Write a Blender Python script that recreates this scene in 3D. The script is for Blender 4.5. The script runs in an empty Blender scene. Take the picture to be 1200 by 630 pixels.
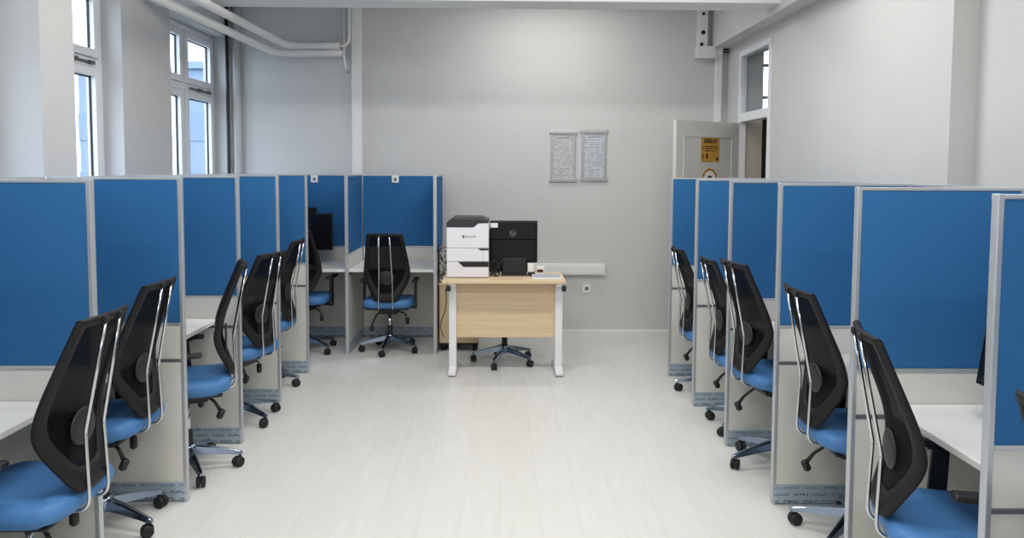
import bpy, bmesh, math, random
from mathutils import Vector, Matrix
random.seed(7)
S = bpy.context.scene
C = S.collection
PI = math.pi
R = math.radians

# ------------------------------------------------------------------ camera
cam = bpy.data.cameras.new('camera')
cam.sensor_width = 36.0
cam.lens = 870 / 1200 * 36.0
cam.shift_y = -65 / 1200            # the photograph is an off-centre crop
cam.clip_start = 0.05
cam.clip_end = 300
co = bpy.data.objects.new('camera', cam)
C.objects.link(co)
co.matrix_world = (Matrix.Translation((0, 0, 1.65)) @ Matrix.Rotation(R(-0.86), 4, 'Z')
                   @ Matrix.Rotation(R(90 - 3.42), 4, 'X') @ Matrix.Rotation(R(0.25), 4, 'Z'))
S.camera = co

# ------------------------------------------------------------------ world, exposure
SKY = (0.75, 0.87, 1.0)
SKY_STRENGTH = 5.4
LAMP_W = 34.0
w = bpy.data.worlds.new('overcast_sky')
S.world = w
w.use_nodes = True
w.node_tree.nodes['Background'].inputs[0].default_value = (*SKY, 1)
w.node_tree.nodes['Background'].inputs[1].default_value = SKY_STRENGTH
S.view_settings.view_transform = 'Standard'
S.view_settings.look = 'None'
S.view_settings.gamma = 1.0
S.view_settings.use_curve_mapping = False
S.view_settings.exposure = 0.0


# ------------------------------------------------------------------ materials
def srgb(r, g, b):
    f = lambda c: c / 12.92 if c <= 0.04045 else ((c + 0.055) / 1.055) ** 2.4
    return (f(r / 255), f(g / 255), f(b / 255), 1)


class NT:
    def __init__(self, m):
        self.t = m.node_tree
        self.bsdf = self.t.nodes['Principled BSDF']

    def n(self, typ, **kw):
        nd = self.t.nodes.new(typ)
        for k, v in kw.items():
            setattr(nd, k, v)
        return nd

    def l(self, a, b):
        self.t.links.new(a, b)


def mat(name, col, rough=0.5, metal=0.0, noise=0.0, nscale=40.0, bump=0.0, bscale=200.0, coord='Object', spec=0.5):
    m = bpy.data.materials.new(name)
    m.use_nodes = True
    k = NT(m)
    b = k.bsdf
    b.inputs['Roughness'].default_value = rough
    b.inputs['Metallic'].default_value = metal
    b.inputs['Specular IOR Level'].default_value = spec
    tc = k.n('ShaderNodeTexCoord')
    no = k.n('ShaderNodeTexNoise')
    no.inputs['Scale'].default_value = nscale
    no.inputs['Detail'].default_value = 4
    k.l(tc.outputs[coord], no.inputs['Vector'])
    rp = k.n('ShaderNodeValToRGB')
    d = max(noise, 0.004)
    rp.color_ramp.elements[0].position = 0.3
    rp.color_ramp.elements[1].position = 0.7
    rp.color_ramp.elements[0].color = (*[c * (1 - d) for c in col[:3]], 1)
    rp.color_ramp.elements[1].color = (*[min(1, c * (1 + d)) for c in col[:3]], 1)
    k.l(no.outputs['Fac'], rp.inputs['Fac'])
    k.l(rp.outputs['Color'], b.inputs['Base Color'])
    if bump:
        n2 = k.n('ShaderNodeTexNoise')
        n2.inputs['Scale'].default_value = bscale
        k.l(tc.outputs[coord], n2.inputs['Vector'])
        bp = k.n('ShaderNodeBump')
        bp.inputs['Strength'].default_value = bump
        bp.inputs['Distance'].default_value = 0.002
        k.l(n2.outputs['Fac'], bp.inputs['Height'])
        k.l(bp.outputs['Normal'], b.inputs['Normal'])
    return m


MT = {}
MT['wall'] = mat('wall_paint', srgb(204, 204, 203), 0.6, noise=0.012, nscale=3, bump=0.05, bscale=60)
MT['ceiling'] = mat('ceiling_paint', srgb(226, 226, 226), 0.8, noise=0.01, nscale=3)
MT['white_frame'] = mat('white_window_frame', srgb(232, 234, 236), 0.35)
MT['white_pipe'] = mat('white_pipe_paint', srgb(232, 232, 230), 0.4)
MT['trunk'] = mat('white_plastic_trunking', srgb(232, 233, 230), 0.4)
MT['blue'] = mat('blue_partition_fabric', srgb(47, 106, 159), 0.85, noise=0.07, nscale=160, bump=0.25, bscale=500, spec=0.25)
MT['alu'] = mat('brushed_aluminium', srgb(196, 200, 203), 0.38, 0.55, noise=0.02, nscale=30)
MT['rail'] = mat('dark_grey_rail', srgb(112, 117, 122), 0.45, 0.3)
MT['cream'] = mat('off_white_board', srgb(222, 221, 214), 0.45, noise=0.01, nscale=6)
MT['desk_white'] = mat('white_laminate', srgb(232, 232, 229), 0.35, noise=0.008, nscale=6)
MT['blackpl'] = mat('black_plastic', srgb(27, 27, 30), 0.45, noise=0.03)
MT['charcoal'] = mat('charcoal_plastic', srgb(30, 29, 30), 0.55, noise=0.03, spec=0.25)
MT['lumbar'] = mat('grey_lumbar_plastic', srgb(34, 34, 36), 0.5)
MT['chrome'] = mat('chrome_tube', srgb(205, 207, 210), 0.18, 1.0)
MT['chrome_base'] = mat('chrome_base', srgb(150, 165, 185), 0.16, 1.0)  # bluish reflection is put into the metal colour
MT['seat'] = mat('blue_seat_fabric', srgb(66, 120, 176), 0.55, noise=0.05, nscale=90, bump=0.15, bscale=400)
MT['rubber'] = mat('black_rubber', srgb(24, 24, 26), 0.6)
MT['screen'] = mat('black_glossy_screen', srgb(12, 14, 18), 0.25)
MT['monblack'] = mat('black_monitor_back', srgb(17, 18, 21), 0.55, spec=0.3)
MT['logo'] = mat('grey_logo', srgb(120, 122, 126), 0.35, 0.4)
MT['prwhite'] = mat('printer_white', srgb(233, 233, 238), 0.4)
MT['prgrey'] = mat('printer_charcoal', srgb(48, 50, 54), 0.45)
MT['paper'] = mat('white_paper', srgb(236, 236, 232), 0.7)
MT['keygrey'] = mat('grey_keys', srgb(176, 183, 194), 0.5)
MT['red'] = mat('dark_red_label', srgb(80, 26, 18), 0.5)
MT['greytext'] = mat('grey_print', srgb(118, 118, 126), 0.5)
MT['darktext'] = mat('dark_print', srgb(40, 28, 18), 0.6)
MT['yellow'] = mat('yellow_notice_paper', srgb(196, 148, 62), 0.6, noise=0.04)
MT['door'] = mat('off_white_door_paint', srgb(208, 206, 200), 0.4)
MT['beige'] = mat('beige_jamb_paint', srgb(186, 178, 166), 0.6)
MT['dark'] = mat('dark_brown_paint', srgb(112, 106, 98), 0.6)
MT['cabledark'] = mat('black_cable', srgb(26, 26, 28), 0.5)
MT['silver'] = mat('silver_snap_frame', srgb(178, 180, 181), 0.32, 0.7)
MT['facade'] = mat('pale_blue_grey_facade', srgb(112, 126, 148), 0.8, noise=0.04, nscale=2)
MT['facade_win'] = mat('facade_window', srgb(100, 116, 140), 0.4)
MT['ground'] = mat('asphalt_ground', srgb(120, 122, 124), 0.9, noise=0.1, nscale=2)
MT['handle'] = mat('window_handle_grey', srgb(105, 105, 105), 0.4, 0.6)


def m_floor():
    m = bpy.data.materials.new('pale_laminate_planks')
    m.use_nodes = True
    k = NT(m)
    tc = k.n('ShaderNodeTexCoord')
    mp = k.n('ShaderNodeMapping')
    mp.inputs['Rotation'].default_value = (0, 0, R(90))
    k.l(tc.outputs['Object'], mp.inputs['Vector'])
    br = k.n('ShaderNodeTexBrick')
    br.offset = 0.37
    br.inputs['Scale'].default_value = 1.0
    br.inputs['Brick Width'].default_value = 1.25
    br.inputs['Row Height'].default_value = 0.19
    br.inputs['Mortar Size'].default_value = 0.0012
    br.inputs['Mortar Smooth'].default_value = 0.2
    br.inputs['Color1'].default_value = srgb(220, 220, 217)
    br.inputs['Color2'].default_value = srgb(217, 217, 213)
    br.inputs['Mortar'].default_value = srgb(202, 201, 198)
    k.l(mp.outputs['Vector'], br.inputs['Vector'])
    mp2 = k.n('ShaderNodeMapping')
    mp2.inputs['Scale'].default_value = (9, 0.8, 1)
    k.l(tc.outputs['Object'], mp2.inputs['Vector'])
    no = k.n('ShaderNodeTexNoise')
    no.inputs['Scale'].default_value = 3
    no.inputs['Detail'].default_value = 6
    k.l(mp2.outputs['Vector'], no.inputs['Vector'])
    rp = k.n('ShaderNodeValToRGB')
    rp.color_ramp.elements[0].position = 0.35
    rp.color_ramp.elements[1].position = 0.7
    rp.color_ramp.elements[0].color = (0.95, 0.948, 0.94, 1)
    rp.color_ramp.elements[1].color = (1, 1, 1, 1)
    k.l(no.outputs['Fac'], rp.inputs['Fac'])
    mx = k.n('ShaderNodeMix', data_type='RGBA', blend_type='MULTIPLY')
    mx.inputs[0].default_value = 1
    k.l(br.outputs['Color'], mx.inputs[6])
    k.l(rp.outputs['Color'], mx.inputs[7])
    k.l(mx.outputs[2], k.bsdf.inputs['Base Color'])
    k.bsdf.inputs['Roughness'].default_value = 0.32
    k.bsdf.inputs['Specular IOR Level'].default_value = 0.4
    return m


MT['floor'] = m_floor()


def m_wood():
    m = bpy.data.materials.new('pale_maple_laminate')
    m.use_nodes = True
    k = NT(m)
    tc = k.n('ShaderNodeTexCoord')
    mp = k.n('ShaderNodeMapping')
    mp.inputs['Scale'].default_value = (1.2, 14, 26)
    k.l(tc.outputs['Object'], mp.inputs['Vector'])
    no = k.n('ShaderNodeTexNoise')
    no.inputs['Scale'].default_value = 2
    no.inputs['Detail'].default_value = 5
    no.inputs['Distortion'].default_value = 0.6
    k.l(mp.outputs['Vector'], no.inputs['Vector'])
    rp = k.n('ShaderNodeValToRGB')
    rp.color_ramp.elements[0].position = 0.3
    rp.color_ramp.elements[1].position = 0.75
    rp.color_ramp.elements[0].color = srgb(214, 190, 152)
    rp.color_ramp.elements[1].color = srgb(226, 205, 170)
    k.l(no.outputs['Fac'], rp.inputs['Fac'])
    k.l(rp.outputs['Color'], k.bsdf.inputs['Base Color'])
    k.bsdf.inputs['Roughness'].default_value = 0.45
    return m


MT['maple'] = m_wood()


def m_film():
    """aluminium plinth still under a bluish protective film printed with small repeated marks"""
    m = bpy.data.materials.new('plinth_protective_film')
    m.use_nodes = True
    k = NT(m)
    tc = k.n('ShaderNodeTexCoord')
    sp = k.n('ShaderNodeSeparateXYZ')
    k.l(tc.outputs['Object'], sp.inputs['Vector'])
    cb = k.n('ShaderNodeCombineXYZ')
    k.l(sp.outputs['X'], cb.inputs['X'])
    k.l(sp.outputs['Z'], cb.inputs['Y'])
    br = k.n('ShaderNodeTexBrick')
    br.inputs['Scale'].default_value = 1
    br.inputs['Brick Width'].default_value = 0.095
    br.inputs['Row Height'].default_value = 0.034
    br.inputs['Mortar Size'].default_value = 0.011
    br.inputs['Mortar Smooth'].default_value = 0.1
    br.inputs['Color1'].default_value = (0, 0, 0, 1)
    br.inputs['Color2'].default_value = (0.5, 0.5, 0.5, 1)
    br.inputs['Mortar'].default_value = (1, 1, 1, 1)
    k.l(cb.outputs['Vector'], br.inputs['Vector'])
    mp = k.n('ShaderNodeMapping')
    mp.inputs['Scale'].default_value = (190, 190, 60)
    k.l(tc.outputs['Object'], mp.inputs['Vector'])
    no = k.n('ShaderNodeTexNoise')
    no.inputs['Scale'].default_value = 1
    k.l(mp.outputs['Vector'], no.inputs['Vector'])
    gt = k.n('ShaderNodeMath', operation='GREATER_THAN')
    gt.inputs[1].default_value = 0.5
    k.l(no.outputs['Fac'], gt.inputs[0])
    inv = k.n('ShaderNodeMath', operation='SUBTRACT')
    inv.inputs[0].default_value = 1.0
    k.l(br.outputs['Color'], inv.inputs[1])
    mu = k.n('ShaderNodeMath', operation='MULTIPLY')
    k.l(gt.outputs[0], mu.inputs[0])
    k.l(inv.outputs[0], mu.inputs[1])
    mx = k.n('ShaderNodeMix', data_type='RGBA')
    mx.inputs[6].default_value = srgb(172, 188, 202)
    mx.inputs[7].default_value = srgb(62, 88, 122)
    k.l(mu.outputs[0], mx.inputs[0])
    k.l(mx.outputs[2], k.bsdf.inputs['Base Color'])
    k.bsdf.inputs['Roughness'].default_value = 0.35
    k.bsdf.inputs['Metallic'].default_value = 0.2
    return m


MT['film'] = m_film()


def m_mesh():
    """see-through woven black back: a fine weave, partly open"""
    m = bpy.data.materials.new('black_mesh_weave')
    m.use_nodes = True
    k = NT(m)
    k.bsdf.inputs['Base Color'].default_value = srgb(10, 10, 12)
    k.bsdf.inputs['Roughness'].default_value = 0.8
    k.bsdf.inputs['Specular IOR Level'].default_value = 0.1
    tr = k.n('ShaderNodeBsdfTransparent')
    ms = k.n('ShaderNodeMixShader')
    ms.inputs[0].default_value = 0.965
    out = k.t.nodes['Material Output']
    k.l(tr.outputs[0], ms.inputs[1])
    k.l(k.bsdf.outputs[0], ms.inputs[2])
    k.l(ms.outputs[0], out.inputs['Surface'])
    return m


MT['mesh'] = m_mesh()


def m_glass():
    m = bpy.data.materials.new('window_glass')
    m.use_nodes = True
    k = NT(m)
    tr = k.n('ShaderNodeBsdfTransparent')
    tr.inputs[0].default_value = (0.96, 0.98, 1, 1)
    gl = k.n('ShaderNodeBsdfGlossy')
    gl.inputs['Roughness'].default_value = 0.02
    ms = k.n('ShaderNodeMixShader')
    ms.inputs[0].default_value = 0.05
    k.l(tr.outputs[0], ms.inputs[1])
    k.l(gl.outputs[0], ms.inputs[2])
    k.l(ms.outputs[0], k.t.nodes['Material Output'].inputs['Surface'])
    return m


MT['glass'] = m_glass()


def m_print(name, base, ink, rows, wx, margin=0.0):
    """printed lines of tiny text on paper (object space: x across, z up)"""
    m = bpy.data.materials.new(name)
    m.use_nodes = True
    k = NT(m)
    tc = k.n('ShaderNodeTexCoord')
    sp = k.n('ShaderNodeSeparateXYZ')
    k.l(tc.outputs['Object'], sp.inputs['Vector'])
    a = k.n('ShaderNodeMath', operation='MULTIPLY')
    a.inputs[1].default_value = rows
    k.l(sp.outputs['Z'], a.inputs[0])
    fl = k.n('ShaderNodeMath', operation='FLOOR')
    k.l(a.outputs[0], fl.inputs[0])
    fr = k.n('ShaderNodeMath', operation='FRACT')
    k.l(a.outputs[0], fr.inputs[0])
    lt = k.n('ShaderNodeMath', operation='LESS_THAN')
    lt.inputs[1].default_value = 0.5
    k.l(fr.outputs[0], lt.inputs[0])
    x = k.n('ShaderNodeMath', operation='MULTIPLY')
    x.inputs[1].default_value = wx
    k.l(sp.outputs['X'], x.inputs[0])
    cb = k.n('ShaderNodeCombineXYZ')
    k.l(x.outputs[0], cb.inputs['X'])
    ml = k.n('ShaderNodeMath', operation='MULTIPLY')
    ml.inputs[1].default_value = 7.31
    k.l(fl.outputs[0], ml.inputs[0])
    k.l(ml.outputs[0], cb.inputs['Y'])
    no = k.n('ShaderNodeTexNoise')
    no.inputs['Scale'].default_value = 1
    no.inputs['Detail'].default_value = 3
    k.l(cb.outputs[0], no.inputs['Vector'])
    gt = k.n('ShaderNodeMath', operation='GREATER_THAN')
    gt.inputs[1].default_value = 0.47
    k.l(no.outputs['Fac'], gt.inputs[0])
    mu = k.n('ShaderNodeMath', operation='MULTIPLY')
    k.l(gt.outputs[0], mu.inputs[0])
    k.l(lt.outputs[0], mu.inputs[1])
    mx = k.n('ShaderNodeMix', data_type='RGBA')
    mx.inputs[6].default_value = base
    mx.inputs[7].default_value = ink
    k.l(mu.outputs[0], mx.inputs[0])
    k.l(mx.outputs[2], k.bsdf.inputs['Base Color'])
    k.bsdf.inputs['Roughness'].default_value = 0.35
    return m


MT['notice_a'] = m_print('notice_print_warm', srgb(196, 193, 196), srgb(166, 164, 172), 46, 22)
MT['notice_b'] = m_print('notice_print_cool', srgb(192, 197, 202), srgb(162, 167, 176), 40, 22)


def m_mottle():
    m = bpy.data.materials.new('mottled_grey')
    m.use_nodes = True
    k = NT(m)
    tc = k.n('ShaderNodeTexCoord')
    vo = k.n('ShaderNodeTexNoise')
    vo.inputs['Scale'].default_value = 38
    vo.inputs['Detail'].default_value = 2
    k.l(tc.outputs['Object'], vo.inputs['Vector'])
    rp = k.n('ShaderNodeValToRGB')
    rp.color_ramp.elements[0].position = 0.44
    rp.color_ramp.elements[0].color = srgb(62, 64, 66)
    rp.color_ramp.elements[1].position = 0.56
    rp.color_ramp.elements[1].color = srgb(186, 184, 178)
    k.l(vo.outputs['Fac'], rp.inputs['Fac'])
    k.l(rp.outputs['Color'], k.bsdf.inputs['Base Color'])
    return m


MT['mottle'] = m_mottle()


def m_emit(name, col, s):
    m = bpy.data.materials.new(name)
    m.use_nodes = True
    k = NT(m)
    k.bsdf.inputs['Base Color'].default_value = col
    k.bsdf.inputs['Emission Color'].default_value = col
    k.bsdf.inputs['Emission Strength'].default_value = s
    return m


MT['lampface'] = m_emit('lamp_diffuser', (1, 0.97, 0.93, 1), 4.0)


# ------------------------------------------------------------------ mesh helpers
class B:
    """collects shapes into one mesh"""
    def __init__(self):
        self.bm = bmesh.new()

    def box(self, x0, x1, y0, y1, z0, z1, bev=0.0, seg=2, M=None):
        x0, x1 = sorted((x0, x1)); y0, y1 = sorted((y0, y1)); z0, z1 = sorted((z0, z1))
        t = bmesh.new()
        bmesh.ops.create_cube(t, size=1)
        for v in t.verts:
            v.co = Vector(((x0 + x1) / 2 + v.co.x * (x1 - x0), (y0 + y1) / 2 + v.co.y * (y1 - y0),
                           (z0 + z1) / 2 + v.co.z * (z1 - z0)))
        if bev:
            bev = min(bev, 0.45 * min(x1 - x0, y1 - y0, z1 - z0))
            bmesh.ops.bevel(t, geom=t.edges[:], offset=bev, segments=seg, affect='EDGES', profile=0.5)
        self.add(t, M)
        return self

    def add(self, t, M=None):
        if M is not None:
            t.transform(M)
        me = bpy.data.meshes.new('tmp')
        t.to_mesh(me)
        t.free()
        self.bm.from_mesh(me)
        bpy.data.meshes.remove(me)

    def tube(self, pts, r, n=10, caps=True):
        pts = [Vector(p) for p in pts]
        rs = r if isinstance(r, (list, tuple)) else [r] * len(pts)
        t = bmesh.new()
        rings = []
        prev = None
        for i, p in enumerate(pts):
            a = pts[max(i - 1, 0)]
            b = pts[min(i + 1, len(pts) - 1)]
            d = (b - a).normalized()
            if prev is None:
                up = Vector((0, 0, 1)) if abs(d.z) < 0.9 else Vector((0, 1, 0))
                u = d.cross(up).normalized()
            else:
                u = (prev - d * prev.dot(d)).normalized()
            prev = u
            v = d.cross(u)
            rings.append([t.verts.new(p + (u * math.cos(2 * PI * j / n) + v * math.sin(2 * PI * j / n)) * rs[i]) for j in range(n)])
        for i in range(len(rings) - 1):
            for j in range(n):
                f = t.faces.new((rings[i][j], rings[i][(j + 1) % n], rings[i + 1][(j + 1) % n], rings[i + 1][j]))
                f.smooth = True
        if caps:
            t.faces.new(rings[0][::-1])
            t.faces.new(rings[-1])
        bmesh.ops.recalc_face_normals(t, faces=t.faces[:])
        self.add(t)
        return self

    def lathe(self, prof, n=24, M=None):
        """prof: (r, z) list from bottom to top, closed with caps"""
        t = bmesh.new()
        rings = [[t.verts.new((r * math.cos(2 * PI * j / n), r * math.sin(2 * PI * j / n), z)) for j in range(n)] for r, z in prof]
        for i in range(len(rings) - 1):
            for j in range(n):
                f = t.faces.new((rings[i][j], rings[i][(j + 1) % n], rings[i + 1][(j + 1) % n], rings[i + 1][j]))
                f.smooth = True
        t.faces.new(rings[0][::-1])
        t.faces.new(rings[-1])
        bmesh.ops.recalc_face_normals(t, faces=t.faces[:])
        self.add(t, M)
        return self

    def prism(self, poly, axis, a, b, bev=0.0, M=None):
        """poly: 2-D outline; axis 'x' 'y' or 'z' is the extrusion axis"""
        t = bmesh.new()
        mk = {'x': lambda p, h: (h, p[0], p[1]), 'y': lambda p, h: (p[0], h, p[1]), 'z': lambda p, h: (p[0], p[1], h)}[axis]
        lo = [t.verts.new(mk(p, a)) for p in poly]
        hi = [t.verts.new(mk(p, b)) for p in poly]
        n = len(poly)
        t.faces.new(lo[::-1])
        t.faces.new(hi)
        for i in range(n):
            t.faces.new((lo[i], lo[(i + 1) % n], hi[(i + 1) % n], hi[i]))
        bmesh.ops.recalc_face_normals(t, faces=t.faces[:])
        if bev:
            bmesh.ops.bevel(t, geom=t.edges[:], offset=bev, segments=2, affect='EDGES', profile=0.5)
        self.add(t, M)
        return self

    def build(self, name, m, parent=None, loc=None):
        me = bpy.data.meshes.new(name)
        self.bm.to_mesh(me)
        self.bm.free()
        me.materials.append(MT[m])
        o = bpy.data.objects.new(name, me)
        C.objects.link(o)
        if parent is not None:
            o.parent = parent
        if loc is not None:
            o.location = loc
        return o


def tag(o, label, cat, group=None, kind=None):
    o['label'] = label
    o['category'] = cat
    if group:
        o['group'] = group
    if kind:
        o['kind'] = kind
    return o


def empty(name, loc, rz=0.0):
    o = bpy.data.objects.new(name, None)
    o.empty_display_size = 0.1
    C.objects.link(o)
    o.location = loc
    o.rotation_euler = (0, 0, rz)
    return o


def struct(o, label=None, cat=None):
    o['kind'] = 'structure'
    if label:
        o['label'] = label
    if cat:
        o['category'] = cat
    return o


def copy_tree(o, parent=None):
    c = o.copy()
    C.objects.link(c)
    c.parent = parent
    for ch in list(o.children):
        copy_tree(ch, c)
    return c


def text_mesh(txt, size, m, name, parent, M, depth=0.0006, bold=0.0):
    cu = bpy.data.curves.new('t', 'FONT')
    cu.body = txt
    cu.size = size
    cu.extrude = depth
    cu.offset = bold
    cu.align_x = 'CENTER'
    cu.align_y = 'CENTER'
    to = bpy.data.objects.new('t', cu)
    C.objects.link(to)
    dg = bpy.context.evaluated_depsgraph_get()
    me = bpy.data.meshes.new_from_object(to.evaluated_get(dg))
    bpy.data.objects.remove(to)
    me.materials.clear()
    me.materials.append(MT[m])
    me.transform(M)
    o = bpy.data.objects.new(name, me)
    C.objects.link(o)
    o.parent = parent
    return o


FACE_CAM = Matrix.Rotation(R(90), 4, 'X')      # text lying in XY made to stand and face -Y

# ------------------------------------------------------------------ setting
BW = 7.45            # back wall
XL, XR = -2.68, 2.26
CZ = 3.42
struct(B().box(-2.90, 2.62, -3.0, BW + .25, -0.06, 0).build('floor', 'floor'), 'pale wood laminate floor', 'floor')
struct(B().box(-2.90, 2.62, -3.0, BW + .25, CZ, CZ + .1).build('ceiling', 'ceiling'), 'white ceiling', 'ceiling')
struct(B().box(-2.90, XR + .36, BW, BW + .25, 0, CZ).build('wall_back', 'wall'), 'plain light grey back wall', 'wall')
struct(B().box(-2.90, 2.62, -3.2, -3.0, 0, CZ).build('wall_front', 'wall'), 'light grey wall behind the viewer', 'wall')

# left wall with window openings (three openings, the first one beside the viewer)
OPEN = [(2.35, 3.75), (4.30, 5.34), (6.12, 7.39)]
SILL, HEAD = 0.95, 2.92
lw = B()
ys = [-3.0] + [v for o in OPEN for v in o] + [BW]
for i in range(0, len(ys), 2):
    lw.box(-2.90, XL, ys[i], ys[i + 1], 0, CZ)
for a, b in OPEN:
    lw.box(-2.90, XL, a, b, 0, SILL)
    lw.box(-2.90, XL, a, b, HEAD, CZ)
struct(lw.build('wall_left', 'wall'), 'light grey window wall on the left', 'wall')
struct(B().box(XL, -2.40, 3.94, 4.25, 0, CZ).build('trim_1', 'wall'), 'grey pier projecting between the left windows', 'pier')

# right wall with the doorway and its step
DY0, DY1, DTOP = 6.24, 7.06, 2.76
rw = B()
rw.box(XR, XR + .22, 3.73, DY0, 0, CZ)
rw.box(XR, XR + .22, DY1, BW, 0, CZ)
rw.box(XR, XR + .22, DY0, DY1, DTOP, CZ)
rw.box(2.39, XR + .36, -3.0, 3.73, 0, CZ)
struct(rw.build('wall_right', 'wall'), 'light grey right wall with a step and doorway', 'wall')
# beams
struct(B().box(XL, 2.09, 5.62, 5.89, 2.90, CZ).build('trim_2', 'ceiling'), 'white beam crossing the ceiling before the back wall', 'beam')
struct(B().box(2.09, XR + .36, -3.0, BW, 2.85, CZ).build('trim_3', 'wall'), 'grey beam running along the top of right wall', 'beam')
# baseboard
struct(B().box(XL, XR, BW - .014, BW, 0, .028, .003).build('baseboard_back', 'trunk'), 'low white skirting along the back wall', 'baseboard')

# corridor beyond the doorway
struct(B().box(XR + .36, 4.0, 4.5, 9.6, -0.06, 0).build('floor.001', 'floor'), 'corridor floor beyond the doorway', 'floor')
cw = B()
cw.box(4.0, 4.2, 4.4, 9.8, 0, CZ)
cw.box(XR + .22, 4.0, 4.4, 4.5, 0, CZ)
cw.box(XR + .22, XR + .36, BW, 9.8, 0, CZ)
cw.box(XR + .36, 3.30, 9.6, 9.8, 0, CZ)
cw.box(3.72, 4.0, 9.6, 9.8, 0, CZ)
cw.box(3.30, 3.72, 9.6, 9.8, 0, 2.30)
cw.box(3.30, 3.72, 9.6, 9.8, 3.25, CZ)
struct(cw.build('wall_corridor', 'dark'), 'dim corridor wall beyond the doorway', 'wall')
struct(B().box(XR + .36, 4.2, 4.4, 9.8, CZ, CZ + .1).build('ceiling.001', 'ceiling'), 'corridor ceiling', 'ceiling')

# ------------------------------------------------------------------ windows
def make_window(n, y0, y1, mull, label):
    root = struct(empty('window_%d' % n, (-2.86, (y0 + y1) / 2, SILL)), label, 'window')
    def L(y): return y - (y0 + y1) / 2
    Z = HEAD - SILL
    f = B()
    fw = .055
    f.box(-.03, .04, L(y0), L(y0) + fw, 0, Z, .004)
    f.box(-.03, .04, L(y1) - fw, L(y1), 0, Z, .004)
    f.box(-.031, .041, L(y0) + .001, L(y1) - .001, .001, fw, .004)
    f.box(-.031, .041, L(y0) + .001, L(y1) - .001, Z - fw, Z - .001, .004)
    f.box(-.029, .039, L(mull) - .026, L(mull) + .026, 0.002, Z - .002, .004)
    tz = 2.37 - SILL
    f.box(-.028, .038, L(y0) + .002, L(y1) - .002, tz - .03, tz + .03, .004)
    f.build('window_frame', 'white_frame', root)
    for (a, b) in ((y0 + fw, mull - .026), (mull + .026, y1 - fw)):
        for (c, d) in ((fw, tz - .03), (tz + .03, Z - fw)):
            s = B()
            sw = .06
            a_, b_, c_, d_ = L(a) + .003, L(b) - .003, c + .003, d - .003
            s.box(-.012, .055, a_, a_ + sw, c_, d_, .006)
            s.box(-.012, .055, b_ - sw, b_, c_, d_, .006)
            s.box(-.011, .054, a_ + .001, b_ - .001, c_ + .001, c_ + sw, .006)
            s.box(-.011, .054, a_ + .001, b_ - .001, d_ - sw, d_ - .001, .006)
            so = s.build('sash', 'white_frame', root)
            B().box(.008, .014, a_ + sw - .006, b_ - sw + .006, c_ + sw - .006, d_ - sw + .006).build('pane', 'glass', so)
            g = B()
            g.box(.010, .022, a_ + sw, a_ + sw + .009, c_ + sw, d_ - sw)
            g.box(.010, .022, b_ - sw - .009, b_ - sw, c_ + sw, d_ - sw)
            g.box(.010, .022, a_ + sw, b_ - sw, d_ - sw - .009, d_ - sw)
            g.build('gasket', 'rubber', so)
    h = B()
    ym = L((mull + y1) / 2)
    h.box(.040, .052, ym - .23, ym + .23, tz - .012, tz + .006, .003)
    h.box(.040, .07, ym - .06, ym + .02, tz - .018, tz + .012, .006)
    h.box(.040, .065, ym + .17, ym + .23, tz - .016, tz + .010, .004)
    h.build('fanlight_latch', 'handle', root)
    # inner board
    B().box(-.10, .20, L(y0) + .001, L(y1) - .001, -.03, .0, .005).build('window_sill', 'white_frame', root)
    return root


make_window(1, 4.30, 5.34, 4.62, 'nearer white four-light window in left wall beside the projecting pier')
make_window(2, 6.12, 7.39, 6.68, 'farther white four-light window in left wall under the pipes')
make_window(3, 2.35, 3.75, 2.9, 'white window in the left wall beside the viewer')

cwin = struct(empty('window_4', (3.51, 9.66, 2.30)), 'bright corridor window seen through the transom light', 'window')
f = B()
for a_, b_, c_, d_ in ((-.21, -.17, 0, .95), (.17, .21, 0, .95)):
    f.box(a_, b_, -.03, .03, c_, d_, .003)
for c_ in (0.001, .27, .68, .909):
    f.box(-.209, .209, -.029, .029, c_, c_ + .04, .003)
f.build('window_frame', 'white_frame', cwin)
B().box(-.17, .17, -.003, .003, .03, .92).build('pane', 'glass', cwin)

# outside: ground and blocks seen through the panes
struct(B().box(-120, -3.3, -60, 120, -9.1, -9).build('floor.002', 'ground'), 'ground outside far below the windows', 'ground')


def far_building(x0, x1, y0, y1, z1, label):
    cx, cy = (x0 + x1) / 2, (y0 + y1) / 2
    root = tag(empty('apartment_building', (cx, cy, -9)), label, 'building')
    B().box(x0 - cx, x1 - cx, y0 - cy, y1 - cy, 0, z1 + 9, .1).build('wall', 'facade', root)
    B().box(x0 - cx - .3, x1 - cx + .3, y0 - cy - .3, y1 - cy + .3, z1 + 9, z1 + 9.4).build('roof', 'facade', root)
    for k in range(4):
        for j in range(3):
            xx = x0 - cx + (j + .5) * (x1 - x0) / 3
            B().box(xx - .7, xx + .7, y0 - cy - .06, y0 - cy + .1, 2 + k * 3.4, 3.6 + k * 3.4, .03).build('window', 'facade_win', root)
    return root


far_building(-24.7, -20.5, 44, 46, 7.4, 'pale blue grey block seen through the nearer window')
far_building(-18.3, -14.0, 44, 46, 7.4, 'pale blue grey block seen through the farther window')

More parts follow.
